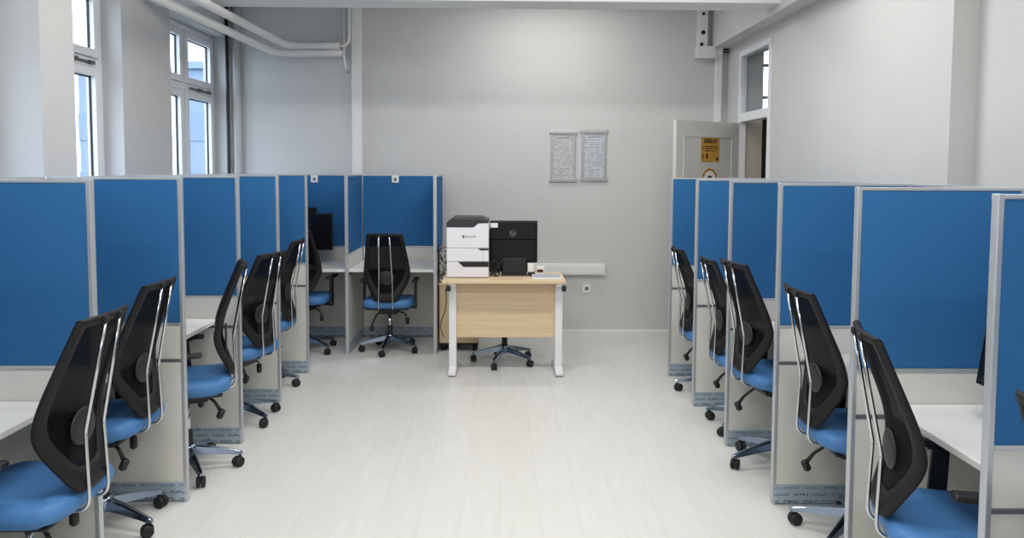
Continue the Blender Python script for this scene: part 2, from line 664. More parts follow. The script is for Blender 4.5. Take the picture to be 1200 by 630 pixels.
# ------------------------------------------------------------------ doorway
door = struct(empty('door_1', (XR, DY1, 0)), 'open white door with transom light in right wall', 'door')
f = B()
fw = .05
f.box(-.012, .05, -fw, 0, 0, DTOP, .004)
f.box(-.012, .05, DY0 - DY1, DY0 - DY1 + fw, 0, DTOP, .004)
f.box(-.013, .049, DY0 - DY1 + .001, -.001, DTOP - fw, DTOP - .001, .004)
f.box(-.011, .048, DY0 - DY1 + .002, -.002, 2.10, 2.18, .004)
f.build('door_frame', 'white_frame', door)
B().box(.015, .021, DY0 - DY1 + fw, -fw, 2.18, DTOP - fw).build('transom_pane', 'glass', door)
jm = B()
jm.box(.05, .218, -.012, -.001, 0, 2.10)
jm.box(.05, .218, DY0 - DY1 + .001, DY0 - DY1 + .012, 0, 2.10)
jm.build('jamb_lining', 'beige', door)
# the leaf: hinged at the far jamb, swung into the room
leaf = empty('door_leaf', (-.015, -.055, 0.008), 0)
leaf.parent = door
ang = math.atan2(6.60 - 7.06, 1.541 - 2.26)          # direction from hinge to free edge
leaf.rotation_euler = (0, 0, ang - PI)
LW, LH = .83, 2.085
# local: leaf runs along -X, face towards the viewer is -Y
lp = B()
lp.box(-LW, 0, .0, .04, 0, LH, .004)
lp.build('leaf_board', 'door', leaf)
mo = B()
for z0, z1 in ((.25, .95), (1.12, LH - .13)):
    mo.box(-LW + .09, -.09, -.008, .002, z0, z0 + .018, .003)
    mo.box(-LW + .09, -.09, -.008, .002, z1 - .018, z1, .003)
    mo.box(-LW + .09, -LW + .108, -.008, .002, z0, z1, .003)
    mo.box(-.108, -.09, -.008, .002, z0, z1, .003)
mo.build('moulding', 'door', leaf)
hd = B()
hd.box(-LW + .03, -LW + .07, -.012, .002, .95, 1.13, .004)
hd.tube([(-LW + .05, -.01, 1.05), (-LW + .05, -.05, 1.05), (-LW + .07, -.055, 1.05), (-LW + .17, -.055, 1.05)], .009)
hd.build('door_handle', 'silver', leaf)
# yellow notice on the leaf
sx0, sx1, sz0, sz1 = -.515, -.27, 1.715, 1.955
ntc = B()
ntc.box(sx0, sx1, -.0025, .0005, sz0, sz1)
ntc = ntc.build('notice_sheet', 'yellow', leaf)
ntc['label'] = 'yellow notice sheet'
scx = (sx0 + sx1) / 2
text_mesh('DİKKAT', .046, 'darktext', 'notice_print', ntc, Matrix.Translation((scx, -.0032, sz1 - .052)) @ FACE_CAM, bold=.0024)
pr = B()
for zz, x_a, x_b in ((sz1 - .100, .018, .04), (sz1 - .1, .055, .225), (sz1 - .118, .018, .038), (sz1 - .118, .055, .16), (sz1 - .118, .17, .22), (sz1 - .140, .05, .12), (sz1 - .140, .135, .20)):
    pr.box(sx0 + x_a, sx0 + x_b, -.0035, -.002, zz - .004, zz + .004)
pr.box(sx0 + .02, sx0 + .034, -.0035, -.002, sz0 + .03, sz0 + .07)
pr.box(sx0 + .065, sx0 + .088, -.0035, -.002, sz0 + .028, sz0 + .075)
pr.box(sx1 - .045, sx1 - .018, -.0035, -.002, sz0 + .015, sz0 + .045)
pr.build('notice_print', 'darktext', ntc)
# round sticker below it
rc = (scx - .002, 1.556)
RX = Matrix.Translation((rc[0], -.001, rc[1])) @ Matrix.Rotation(R(90), 4, 'X')
st = B()
st.lathe([(.105, 0), (.105, .0012)], 36, RX)
st = st.build('round_sticker', 'paper', leaf)
st['label'] = 'round white sticker with yellow and black ring'
t = B()
for k in range(36):
    a0, a1 = 2 * PI * k / 36, 2 * PI * (k + 1) / 36
    q = [(rc[0] + r_ * math.cos(a), rc[1] + r_ * math.sin(a)) for r_, a in ((.078, a0), (.102, a0), (.102, a1), (.078, a1))]
    t.prism(q, 'y', -.0034, -.0022)
t.build('sticker_ring', 'yellow', st)
t = B()
t.lathe([(.036, 0.0005), (.036, .0024)], 24, RX)
for k in range(24):
    if k % 2 == 0:
        a0, a1 = 2 * PI * k / 24, 2 * PI * (k + .6) / 24
        q = [(rc[0] + r_ * math.cos(a), rc[1] + r_ * math.sin(a)) for r_, a in ((.084, a0), (.096, a0), (.096, a1), (.084, a1))]
        t.prism(q, 'y', -.0042, -.003)
t.build('sticker_print', 'darktext', st)

# ------------------------------------------------------------------ ceiling lamps (above the frame)
def ceiling_lamp(x, y, label, power, L=1.2, W=.3):
    root = tag(empty('ceiling_light', (x, y, CZ - .07)), label, 'ceiling light', 'ceiling lights')
    B().box(-L / 2, L / 2, -W / 2, W / 2, .012, .07, .006).build('housing', 'white_frame', root)
    B().box(-L / 2 + .02, L / 2 - .02, -W / 2 + .02, W / 2 - .02, .0, .012).build('diffuser', 'lampface', root)
    ld = bpy.data.lights.new('lamp_glow', 'AREA')
    ld.shape = 'RECTANGLE'
    ld.size = L - .04
    ld.size_y = W - .04
    ld.energy = power
    ld.color = (1.0, 0.975, 0.945)
    lo = bpy.data.objects.new('lamp_glow', ld)
    C.objects.link(lo)
    lo.parent = root
    lo.location = (0, 0, -.004)
    return root


for x, y, p, lb in ((-.9, -1.2, 1, 'white ceiling light behind the viewer on the left'), (1.0, -1.2, 1, 'white ceiling light behind the viewer on the right'),
                    (-.9, 1.7, 1, 'white ceiling light overhead on the left'), (1.0, 1.7, 1, 'white ceiling light overhead on the right'),
                    (-.9, 4.3, .8, 'white ceiling light before the beam on the left'), (1.0, 4.3, .8, 'white ceiling light before the beam on the right'),
                    (.45, 6.62, .42, 'white ceiling light between the beam and the back wall')):
    ceiling_lamp(x, y, lb, LAMP_W * p)
ceiling_lamp(3.3, 6.0, 'corridor ceiling light beyond the doorway', 3)

# ------------------------------------------------------------------ pipes and trunking
def heating_pipe(name, off, label):
    ox, oz = off
    pts = [(-2.22 + ox, -2.9, 2.797 + oz), (-2.18 + ox, 4.6, 2.797 + oz), (-2.10 + ox, 7.18, 2.797 + oz), (-2.07 + ox, 7.26, 2.797 + oz), (-2.0 + ox, 7.31, 2.797 + oz), (-1.75, 7.315 - .0 * ox, 2.797 + oz),
           (-1.56 - oz * .3, 7.315, 2.80 + oz)]
    return pts


p1 = B()
p1.tube(heating_pipe('', (0.02, .035), ''), .034, 14)
p1.tube([(-1.57, 7.315, 2.835), (-1.52, 7.33, 2.845), (-1.492, 7.35, 2.88), (-1.488, 7.36, 2.95), (-1.488, 7.36, CZ)], .017, 10)
tag(p1.build('heating_pipe', 'white_pipe'), 'upper of two thick white pipes running along left wall', 'pipe')
p2 = B()
p2.tube(heating_pipe('', (-.10, -.035), ''), .034, 14)
p2.tube([(-1.56, 7.315, 2.765), (-1.545, 7.37, 2.78), (-1.543, 7.40, 2.85), (-1.543, 7.405, CZ)], .015, 10)
p2.tube([(-1.535, 7.32, 2.76), (-1.53, 7.35, 2.70), (-1.528, 7.40, 2.62), (-1.528, 7.449, 2.60)], .013, 8)
tag(p2.build('heating_pipe', 'white_pipe'), 'lower of two thick white pipes, with a stub into the back wall', 'pipe')
tag(B().tube([(-2.655, 7.30, 0), (-2.655, 7.30, CZ)], .016, 10).build('cable', 'cabledark'), 'thin dark vertical line beside the far window jamb', 'cable')  # slim dark tube drawing the dark line between jamb and riser
tag(B().tube([(-2.60, 7.405, 0), (-2.60, 7.405, CZ)], .035, 14).build('riser_pipe', 'wall'), 'grey vertical pipe in the far left room corner', 'pipe')
t = B().box(-1.477, -1.375, BW - .05, BW - .001, 0, CZ - .001, .004)
t.box(-1.470, -1.382, BW - .056, BW - .05, 0, CZ - .001, .002)
tag(t.build('cable_trunking', 'trunk'), 'broad white vertical trunking on back wall above the blue carrels', 'trunking')
t = B().box(.15, 1.04, BW - .06, BW - .001, .592, .703, .006)
t.box(.15, 1.036, BW - .066, BW - .06, .61, .686, .002)
t.box(1.030, 1.046, BW - .068, BW - .001, .588, .707, .003)
tag(t.build('cable_trunking', 'trunk'), 'white horizontal trunking on back wall right of the maple desk', 'trunking')
soc = tag(empty('wall_socket', (.87, BW, .447)), 'white power socket on back wall below the trunking', 'socket')
B().box(-.04, .04, -.012, -.001, -.043, .043, .005).build('cover_plate', 'paper', soc)
B().lathe([(.021, 0), (.021, .003)], 20, Matrix.Translation((0, -.0115, 0)) @ Matrix.Rotation(R(90), 4, 'X')).build('socket_well', 'greytext', soc)

jb = tag(empty('junction_box', (1.985, BW, 2.75)), 'white cable duct with dark sockets high in the right back corner', 'junction box')
B().box(-.047, .047, -.08, -.001, .116, CZ - 2.752, .005).build('vertical_duct', 'trunk', jb)
t = B().box(-.057, .135, -.085, -.001, 0, .118, .006)
t.box(.06, .064, -.088, -.001, .002, .116)
t.box(.1, .104, -.088, -.001, .002, .116)
t.build('lower_duct', 'trunk', jb)
t = B().box(.14, .205, -.05, -.001, -2.7, .06, .004)
t.box(.13, .205, -.075, -.001, .03, .12, .01)
t.build('corner_duct', 'trunk', jb)
for xx, zz, rr in ((.0, .25, .022), (-.014, .133, .018), (.0, .43, .016)):
    B().lathe([(rr, 0), (rr, .006), (rr * .7, .006), (rr * .7, .004)], 18,
              Matrix.Translation((xx, -.078 if zz > .14 else -.083, zz)) @ Matrix.Rotation(R(90), 4, 'X')).build('socket', 'cabledark', jb)
t = B()
t.tube([(.205, -.04, .085), (.25, -.03, .095), (.272, -.03, .095)], .008)
t.tube([(.205, -.04, .06), (.25, -.04, .066), (.272, -.05, .066)], .008)
t.build('cable', 'cabledark', jb)

# ------------------------------------------------------------------ framed notices
def notice(x0, x1, z0, z1, paper, label):
    cx, cz = (x0 + x1) / 2, (z0 + z1) / 2
    hw, hh = (x1 - x0) / 2, (z1 - z0) / 2
    root = tag(empty('notice_frame', (cx, BW, cz)), label, 'notice frame', 'framed notices')
    f = B()
    f.box(-hw + .012, -hw + .034, -.016, -.001, -hh + .02, hh - .02, .003)
    f.box(hw - .034, hw - .012, -.016, -.001, -hh + .02, hh - .02, .003)
    f.build('side_rail', 'silver', root)
    for s in (-1, 1):
        f = B()
        f.box(-hw, hw, -.022, -.001, s * (hh - .018) - .018, s * (hh - .018) + .018, .006)
        for e in (-1, 1):
            f.box(e * hw - .004, e * hw + .004, -.024, -.001, s * (hh - .018) - .015, s * (hh - .018) + .015, .003)
        f.build('clamp_bar', 'silver', root)
    B().box(-hw + .03, hw - .03, -.009, -.001, -hh + .03, hh - .03).build('paper_sheet', paper, root)
    tt = B()
    tt.box(-.05, .06, -.0098, -.008, hh - .076, hh - .068)
    tt.build('heading', 'greytext', root)
    return root


notice(.487, .757, 1.522, 2.037, 'notice_a', 'left one of two silver framed notices on the back wall')
notice(.793, 1.064, 1.530, 2.046, 'notice_b', 'right one of two silver framed notices on the back wall')

# ------------------------------------------------------------------ carrels
PT = .030            # partition thickness
ZR = (.70, .716)     # dark rail under the worktop
ZB = .895            # lower edge of the blue cloth


def divider(L, top, name='carrel_divider', posts=(True, True)):
    """runs along +X from 0 to L, centred on y = 0"""
    root = empty(name, (0, 0, 0))
    h = PT / 2
    x0, x1 = .018, L - .018
    for i, (a, b) in enumerate(((0, .018), (L - .018, L))):
        if posts[i]:
            p = B().box(a, b, -h, h, 0, top - .004, .003)
            p.box(a - .0005, b + .0005, -h - .0005, h + .0005, top - .02, top + .001, .003)
            po = p.build('post', 'alu', root)
    B().box(x0, x1, -h, h, top - .014, top, .003).build('top_rail', 'alu', root)
    B().box(x0, x1, -h + .002, h - .002, ZB, top - .014, .004).build('fabric_panel', 'blue', root)
    B().box(x0, x1, -h, h, ZB - .014, ZB, .002).build('middle_rail', 'alu', root)
    B().box(x0, x1, -h + .004, h - .004, ZR[1], ZB - .014, .001).build('upper_board', 'cream', root)
    B().box(x0, x1, -h + .001, h - .001, ZR[0], ZR[1], .002).build('lower_rail', 'rail', root)
    B().box(x0, x1, -h + .004, h - .004, .10, ZR[0], .001).build('lower_board', 'cream', root)
    B().box(x0 - .006, x1, -h - .001, h + .001, .006, .10, .004).build('plinth', 'film', root)
    return root


LD = .64
ROW_L = [2.045, 2.83, 3.62, 4.40, 5.18, 5.945]
ROW_R = [1.22, 2.0, 2.79, 3.575, 4.345, 5.10, 5.86]
TOP_L, TOP_R = 1.604, 1.588
XA_L, XA_R = -1.545, 1.345
ord_l = ['out of view at near left', 'at the left edge of photo', 'second from the viewer', 'third from the viewer', 'fourth from the viewer', 'farthest from the viewer']
dl = divider(LD, TOP_L)
lab_l = ['blue carrel divider of left row, beside the viewer', 'nearest visible blue carrel divider of the left row, cut by the left edge',
         'blue carrel divider of left row, behind the nearest left chair', 'blue carrel divider of left row, third visible from the viewer',
         'blue carrel divider of left row, second before the corner carrel', 'blue carrel divider of left row, last one beside the corner carrel']
for i, y in enumerate(ROW_L):
    o = dl if i == 0 else copy_tree(dl)
    o.location = (XA_L, y, 0)
    o.rotation_euler = (0, 0, PI)
    tag(o, lab_l[i], 'divider', 'carrel dividers of the left row')
dr = divider(LD, TOP_R)
lab_r = ['blue carrel divider of right row, beside the viewer', 'nearest blue carrel divider of right row, its post cut by right edge',
         'large blue carrel divider of right row, behind the nearest right chair', 'blue carrel divider of right row, third visible from the viewer',
         'blue carrel divider of right row, fourth visible from the viewer', 'blue carrel divider of right row, second from the back end',
         'blue carrel divider of right row, farthest one near the open door']
for i, y in enumerate(ROW_R):
    o = dr if i == 0 else copy_tree(dr)
    o.location = (XA_R, y, 0)
    tag(o, lab_r[i], 'divider', 'carrel dividers of the right row')


def worktop(w, d):
    """width along x centred, front edge at y = 0, going back to y = d"""
    root = empty('worktop', (0, 0, 0))
    B().box(-w / 2, w / 2, 0, d, .732, .757, .003).build('board', 'desk_white', root)
    b = B()
    for s in (-1, 1):
        b.box(s * (w / 2 - .02) - .018, s * (w / 2 - .02) + .018, .28, .5, .720, .732, .002)
    b.build('bracket', 'alu', root)
    return root


DF = {-1: .135, 1: .125}                    # worktop set back from the post
ord_ = ['nearest', 'second', 'third', 'fourth', 'fifth', 'sixth']
def row(ys, xa, sgn, top, side, labels_w, labels_s):
    ws = ss = None
    for i in range(len(ys) - 1):
        wd = ys[i + 1] - ys[i] - PT - .002
        ym = (ys[i] + ys[i + 1]) / 2
        wk = worktop(wd, LD - DF[sgn] - .02)
        wk.location = (xa + sgn * DF[sgn], ym, 0)
        wk.rotation_euler = (0, 0, -PI / 2 if sgn > 0 else PI / 2)
        tag(wk, labels_w[i], 'worktop', 'carrel worktops of the %s row' % side)
        sp = divider(wd + PT, top, 'carrel_back_panel', (False, False))
        sp.location = (xa + sgn * (LD + PT / 2 + .001), ys[i] if True else 0, 0)
        sp.rotation_euler = (0, 0, PI / 2)
        tag(sp, labels_s[i], 'back panel', 'carrel back panels of the %s row' % side)


row(ROW_L, XA_L, -1, TOP_L, 'left',
    ['white worktop in the carrel at the left edge', 'white worktop in carrel of second left chair', 'white worktop of left carrel with the edge-on chair',
     'white worktop of left carrel behind the edge-on chair', 'white worktop of last left carrel before the corner'],
    ['blue panel closing the carrel at the left edge', 'blue panel closing the carrel of second left chair', 'blue panel closing the left carrel with the edge-on chair',
     'blue panel closing the left carrel behind the edge-on chair', 'blue panel closing the last left carrel'])
row(ROW_R, XA_R, 1, TOP_R, 'right',
    ['white worktop in carrel cut by the right edge', 'white worktop with slanting front beside the nearest full right chair', 'white worktop in carrel of second full right chair',
     'white worktop in carrel of third right chair', 'white worktop in fourth right carrel', 'white worktop in farthest right carrel'],
    ['blue panel closing the carrel cut by the right edge', 'blue panel closing carrel of the nearest full right chair', 'blue panel closing carrel of second full right chair',
     'blue panel closing carrel of third right chair', 'blue panel closing the fourth right carrel', 'blue panel closing the farthest right carrel'])

# back row: carrels that open towards the viewer
FX = [-2.14, -1.361, -.581]
FY, FTOP = 6.54, 1.592
df = divider(LD + .06, FTOP)
lab_f = ['blue side panel at the far left of the corner carrel', 'blue divider between the two back carrels', 'end panel of back carrels beside the printer desk']
for i, x in enumerate(FX):
    o = df if i == 0 else copy_tree(df)
    o.location = (x, FY, 0)
    o.rotation_euler = (0, 0, PI / 2)
    tag(o, lab_f[i], 'divider', 'dividers of the back carrels')
for i in range(2):
    wd = FX[i + 1] - FX[i] - PT - .002
    xm = (FX[i] + FX[i + 1]) / 2
    wk = worktop(wd, LD + .02)
    wk.location = (xm, FY + .018, 0)
    tag(wk, ['white worktop of corner carrel under the black monitors', 'white worktop of back carrel with the chair facing the wall'][i], 'worktop', 'worktops of the back carrels')
    sp = divider(wd + PT, FTOP, 'carrel_back_panel', (False, False))
    sp.location = (FX[i] + .001, FY + LD + .06 + PT / 2 + .001, 0)
    tag(sp, ['blue back panel of corner carrel behind the monitors', 'blue back panel of the carrel nearest the printer desk'][i], 'back panel', 'back panels of the back carrels')
    # small tag clipped on the rail
    tx = (-1.81, -1.027)[i]
    tg = tag(empty('clip_tag', (tx, FY + LD + .06, FTOP - .045)), ['small white clip tag above the corner carrel monitors', 'small white clip tag above the chair facing back wall'][i], 'tag', 'clip tags on the back carrels')
    B().box(-.034, .034, -.008, .0005, -.034, .036, .004).build('tag_plate', 'paper', tg)
    B().box(-.014, .014, -.0098, -.0075, -.018, .014, .001).build('tag_print', 'greytext', tg)

# ------------------------------------------------------------------ office chairs
def cr(pts, n=4):
    """Catmull-Rom through points"""
    out = []
    P = [Vector(p) for p in pts]
    P = [2 * P[0] - P[1]] + P + [2 * P[-1] - P[-2]]
    for i in range(1, len(P) - 2):
        for k in range(n):
            t = k / n
            a, b, c, d = P[i - 1], P[i], P[i + 1], P[i + 2]
            out.append(.5 * ((2 * b) + (c - a) * t + (2 * a - 5 * b + 4 * c - d) * t * t + (3 * b - a - 3 * c + d) * t ** 3))
    out.append(P[-2])
    return out


def interp(tab, z):
    if z <= tab[0][0]:
        return tab[0][1]
    for (a, va), (b, vb) in zip(tab, tab[1:]):
        if z <= b:
            t = (z - a) / (b - a)
            return va + (vb - va) * t
    return tab[-1][1]


_pr = cr([(.53, -.238, 0), (.60, -.215, 0), (.69, -.191, 0), (.77, -.186, 0), (.86, -.205, 0), (.98, -.247, 0), (1.14, -.305, 0)], 6)
PROF = [(p.x, p.y) for p in _pr]


def yb(x, z):
    return interp(PROF, z) + .036 * (abs(x) / .2) ** 2


OUT_H = [(0, .527), (.05, .528), (.090, .536), (.118, .562), (.152, .625), (.184, .69), (.203, .745), (.205, .79), (.198, .86), (.185, .95), (.171, 1.04), (.160, 1.11), (.155, 1.130), (.145, 1.135), (0, 1.137)]
IN_H = [(0, .607), (.035, .608), (.062, .617), (.088, .65), (.116, .695), (.143, .742), (.155, .785), (.158, .82), (.155, .87), (.147, .95), (.136, 1.03), (.127, 1.085), (.121, 1.098), (.11, 1.102), (0, 1.103)]
_in_h = [(p.x, p.y) for p in cr([(a, b, 0) for a, b in IN_H], 3)]
_out_h = [(p.x, p.y) for p in cr([(a, b, 0) for a, b in OUT_H], 3)]


def full(h):
    return h + [(-x, z) for x, z in h[-2:0:-1]]


def back_frame_mesh():
    t = bmesh.new()
    o, i = full(_out_h), full(_in_h)
    n = len(o)
    tf, tb = .010, -.014
    rows = []
    for k in range(n):
        (xo, zo), (xi, zi) = o[k], i[k]
        xm, zm = (xo * .8 + xi * .2), (zo * .8 + zi * .2)
        xn, zn = (xo * .2 + xi * .8), (zo * .2 + zi * .8)
        rows.append([t.verts.new((x, yb(x, z) + d, z)) for x, z, d in
                     ((xo, zo, -.002), (xm, zm, tf), (xn, zn, tf), (xi, zi, .002), (xi, zi, -.004), (xn, zn, tb), (xm, zm, tb))])
    for k in range(n):
        a, b = rows[k], rows[(k + 1) % n]
        for j in range(7):
            f = t.faces.new((a[j], a[(j + 1) % 7], b[(j + 1) % 7], b[j]))
            f.smooth = True
    bmesh.ops.recalc_face_normals(t, faces=t.faces[:])
    return t


def back_mesh_mesh():
    t = bmesh.new()
    zs = _in_h
    cols = 10
    prev = None
    for (w, z) in zs:
        w = max(w, .003)
        rowv = [t.verts.new((w * (2 * c / cols - 1), yb(w * (2 * c / cols - 1), z) - .001, z)) for c in range(cols + 1)]
        if prev:
            for c in range(cols):
                f = t.faces.new((prev[c], prev[c + 1], rowv[c + 1], rowv[c]))
                f.smooth = True
        prev = rowv
    return t


def seat_mesh():
    """upholstered cushion: rounded outline, waterfall front"""
    t = bmesh.new()
    n = 40
    prof = [(.90, .458), (.985, .470), (1.0, .490), (.985, .516), (.93, .529), (.80, .535), (.5, .532), (.15, .530)]
    rings = []
    for s, z in prof:
        ring = []
        for k in range(n):
            a = 2 * PI * k / n
            c_, s_ = math.cos(a), math.sin(a)
            e = .40
            x = .222 * s * math.copysign(abs(c_) ** e, c_)
            y = .225 * s * math.copysign(abs(s_) ** e, s_)
            dz = 0
            if y > .12:
                dz = -.022 * ((y - .12) / .1) ** 2
            if y < -.16:
                dz = .006
            ring.append(t.verts.new((x, y, z + dz)))
        rings.append(ring)
    for i in range(len(rings) - 1):
        for k in range(n):
            f = t.faces.new((rings[i][k], rings[i][(k + 1) % n], rings[i + 1][(k + 1) % n], rings[i + 1][k]))
            f.smooth = True
    t.faces.new(rings[0][::-1])
    f = t.faces.new(rings[-1])
    bmesh.ops.recalc_face_normals(t, faces=t.faces[:])
    return t


UPPER = ('seat', 'back_frame', 'back_mesh', 'lumbar_pad', 'back_rod', 'armrest', 'seat_pan', 'tilt_lever', 'tension_knob', 'gas_lift')


def make_chair():
    root = empty('office_chair', (0, 0, 0))
    b = B(); b.add(back_frame_mesh()); b.build('back_frame', 'charcoal', root)
    b = B(); b.add(back_mesh_mesh()); b.build('back_mesh', 'mesh', root)
    b = B()
    M = Matrix.Translation((0, -.199, .735)) @ Matrix.Rotation(R(90), 4, 'X') @ Matrix.Diagonal((.98, .86, .8, 1))
    b.lathe([(.074, -.004), (.078, .002), (.070, .008), (.03, .010)], 28, M)
    b.build('lumbar_pad', 'lumbar', root)
    for s in (-1, 1):
        pts = [Vector(p) for p in ((s * .046, yb(.046, 1.118) - .018, 1.118), (s * .0515, -.277, .93), (s * .0565, -.2435, .757))]
        pts += cr([(s * .057, -.2405, .742), (s * .0575, -.2395, .73), (s * .058, -.240, .715), (s * .060, -.244, .61), (s * .061, -.247, .53), (s * .061, -.246, .495),
                   (s * .061, -.236, .473), (s * .061, -.208, .459), (s * .061, -.12, .456)], 4)
        b = B().tube(pts, .0065, 8)
        ro = b.build('back_rod', 'chrome', root)
        B().box(s * .046 - .011, s * .046 + .011, yb(.046, 1.118) - .026, yb(.046, 1.118) - .006, 1.106, 1.130, .004).build('rod_cap', 'blackpl', ro)
    b = B(); b.add(seat_mesh()); b.build('seat', 'seat', root)
    b = B().box(-.19, .19, -.18, .18, .446, .462, .008)
    b.box(-.085, .085, -.11, .12, .392, .450, .015)
    b.build('seat_pan', 'blackpl', root)
    for s in (-1, 1):
        b = B()
        b.prism([(-.03, .431), (.045, .431), (.045, .450), (-.03, .450)], 'y', -.01, .05, .004,
                Matrix.Translation((s * .19, 0, 0)))
        x = s * .232
        b.prism([(-.018, .425), (.058, .425), (.05, .52), (.055, .672), (-.002, .672), (-.012, .54)], 'x', x - .010, x + .010, .004)
        b.box(x - .025, x + .025, -.085, .145, .675, .700, .011, 3)
        b.box(x - .014, x + .014, -.02, .07, .666, .678, .003)
        b.build('armrest', 'blackpl', root)
    b = B().tube([(-.06, -.04, .41), (-.10, -.09, .392), (-.122, -.14, .345), (-.132, -.165, .305)], [.007, .007, .008, .010], 8)
    b.lathe([(.008, -.034), (.018, -.026), (.018, .012), (.008, .020)], 12, Matrix.Translation((-.136, -.172, .288)) @ Matrix.Rotation(R(25), 4, 'X'))
    b.build('tilt_lever', 'blackpl', root)
    b = B().tube([(.06, -.03, .415), (.13, -.05, .40), (.162, -.06, .37)], .007, 8)
    b.lathe([(.006, -.050), (.017, -.040), (.017, .01), (.008, .016)], 12, Matrix.Translation((.166, -.062, .345)))
    b.build('tension_knob', 'blackpl', root)
    B().lathe([(.015, .16), (.015, .40)], 16).build('gas_lift', 'chrome', root)
    B().lathe([(.03, .10), (.030, .158), (.024, .163), (.024, .225), (.019, .232)], 18).build('lift_sleeve', 'blackpl', root)
    base = B()
    base.lathe([(.036, .085), (.045, .092), (.045, .142), (.034, .156)], 20)
    rb = .262
    for k in range(5):
        a = 2 * PI * k / 5
        M = Matrix.Rotation(a, 4, 'Z')
        t = bmesh.new()
        rings = []
        for (x, hw, z0, z1) in ((.03, .026, .098, .146), (.12, .021, .088, .128), (.20, .016, .077, .106), (rb, .013, .066, .087), (rb + .014, .008, .067, .082)):
            rings.append([t.verts.new(p) for p in ((x, -hw, z0), (x, hw, z0), (x, hw * .75, z1 - .004), (x, hw * .35, z1), (x, -hw * .35, z1), (x, -hw * .75, z1 - .004))])
        for i in range(len(rings) - 1):
            for j in range(6):
                t.faces.new((rings[i][j], rings[i][(j + 1) % 6], rings[i + 1][(j + 1) % 6], rings[i + 1][j]))
        t.faces.new(rings[0][::-1]); t.faces.new(rings[-1])
        bmesh.ops.recalc_face_normals(t, faces=t.faces[:])
        base.add(t, M)
    bo = base.build('star_base', 'chrome_base', root)
    for k in range(5):
        a = 2 * PI * k / 5
        b = B()
        sw = Matrix.Rotation(a, 4, 'Z') @ Matrix.Translation((rb, 0, 0)) @ Matrix.Rotation(1.1 * k + .6, 4, 'Z')
        for s in (-1, 1):
            b.lathe([(.016, -.010), (.027, -.008), (.029, 0), (.027, .008), (.016, .010)], 18,
                    sw @ Matrix.Translation((.012, s * .013, .029)) @ Matrix.Rotation(R(90), 4, 'X'))
        b.box(-.012, .024, -.004, .004, .022, .056, .003, 2, sw)
        b.lathe([(.007, .045), (.007, .070)], 10, sw)
        b.build('caster', 'rubber', bo)
    return root


chair0 = make_chair()
used = [False]


def place_chair(x, y, face, label, group, lift=0.0, base=0.0):
    """face: heading of the sitter in degrees (0 = +X, 90 = +Y)"""
    o = copy_tree(chair0) if used[0] else chair0
    used[0] = True
    o.location = (x, y, 0)
    o.rotation_euler = (0, 0, R(face - 90))
    for c in o.children:
        n = c.name.split('.')[0]
        if n in UPPER:
            c.location = (0, 0, lift + (.06 if n == 'tilt_lever' and group and 'left' in group else 0))
        if n == 'star_base':
            c.rotation_euler = (0, 0, R(base))
    tag(o, label, 'office chair', group)
    return o


GL, GR = 'office chairs of the left carrels', 'office chairs of the right carrels'
CH = [
    (-1.648, 2.552, 180, 'largest blue seated mesh chair at lower left corner', GL, 0.02, 36),
    (-1.815, 3.34, 180, 'blue seated mesh chair second from the viewer in left row', GL, 0.01, 36),
    (-1.695, 3.98, 200, 'black mesh chair seen edge-on in the left row', GL, 0, 51),
    (-1.725, 4.80, 164, 'left row mesh chair just behind the edge-on chair', GL, -0.02, 41),
    (-1.8, 5.56, 180, 'left row mesh chair farthest back, before the corner carrel', GL, -0.015, 56),
    (-1.755, 6.665, 84, 'mesh chair in the corner carrel before black monitors', 'office chairs of the back carrels', -0.01, 47),
    (-1.005, 6.69, 90, 'mesh chair facing back wall in the carrel beside printer desk', 'office chairs of the back carrels', -0.045, 48),
    (0.035, 6.27, 270, 'office chair behind the maple desk with only its base showing', None, -0.02, 70),
    (1.51, 1.557, 0, 'mesh chair cut off by the right edge', GR, 0, 12),
    (1.492, 2.355, -14, 'largest right row mesh chair at lower right', GR, -0.008, 0),
    (1.592, 3.22, 0, 'second full mesh chair of right row, knob under seat', GR, 0, 23),
    (1.55, 4.05, 8, 'third full mesh chair of right row, hiding the next', GR, 0.02, 59),
    (1.595, 4.66, 0, 'right row mesh chair half hidden behind the third', GR, -0.04, 20),
    (1.585, 5.42, 0, 'farthest mesh chair of the right row', GR, -0.055, 49),
]
for c in CH:
    place_chair(*c)

# ------------------------------------------------------------------ screens in the carrels
def monitor(x, y, z, rz, w, h, label, group=None, tilt=0):
    T = Matrix.Translation((0, 0, .14)) @ Matrix.Rotation(R(-tilt), 4, 'X') @ Matrix.Translation((0, 0, -.14))
    root = tag(empty('monitor', (x, y, z), rz), label, 'monitor', group)
    b = B().box(-w / 2, w / 2, -.012, .012, .13, .13 + h, .004, 2, T)
    b.prism([(-w * .3, .012), (w * .3, .012), (w * .22, .035), (-w * .22, .035)], 'z', .17, .10 + h, .004, T)
    b.build('display_housing', 'monblack', root)
    B().box(-w / 2 + .01, w / 2 - .01, -.0135, -.0115, .145, .12 + h, .0005, 2, T).build('display_panel', 'screen', root)
    b = B().box(-.03, .03, .025, .045, .01, .28, .004)
    b.box(-.11, .11, -.05, .12, 0, .012, .005)
    b.build('stand', 'monblack', root)
    return root


monitor(-1.830, 6.93, .757, 0, .52, .345, 'black monitor on the corner carrel worktop, right and lower one', 'corner carrel monitors')
monitor(-1.90, 7.112, .757, 0, .28, .390, 'taller black monitor standing behind left in the corner carrel', 'corner carrel monitors')
monitor(1.725, 2.395, .757, R(-90), .43, .30, 'black monitor sliver beside the nearest right post', None, 8)

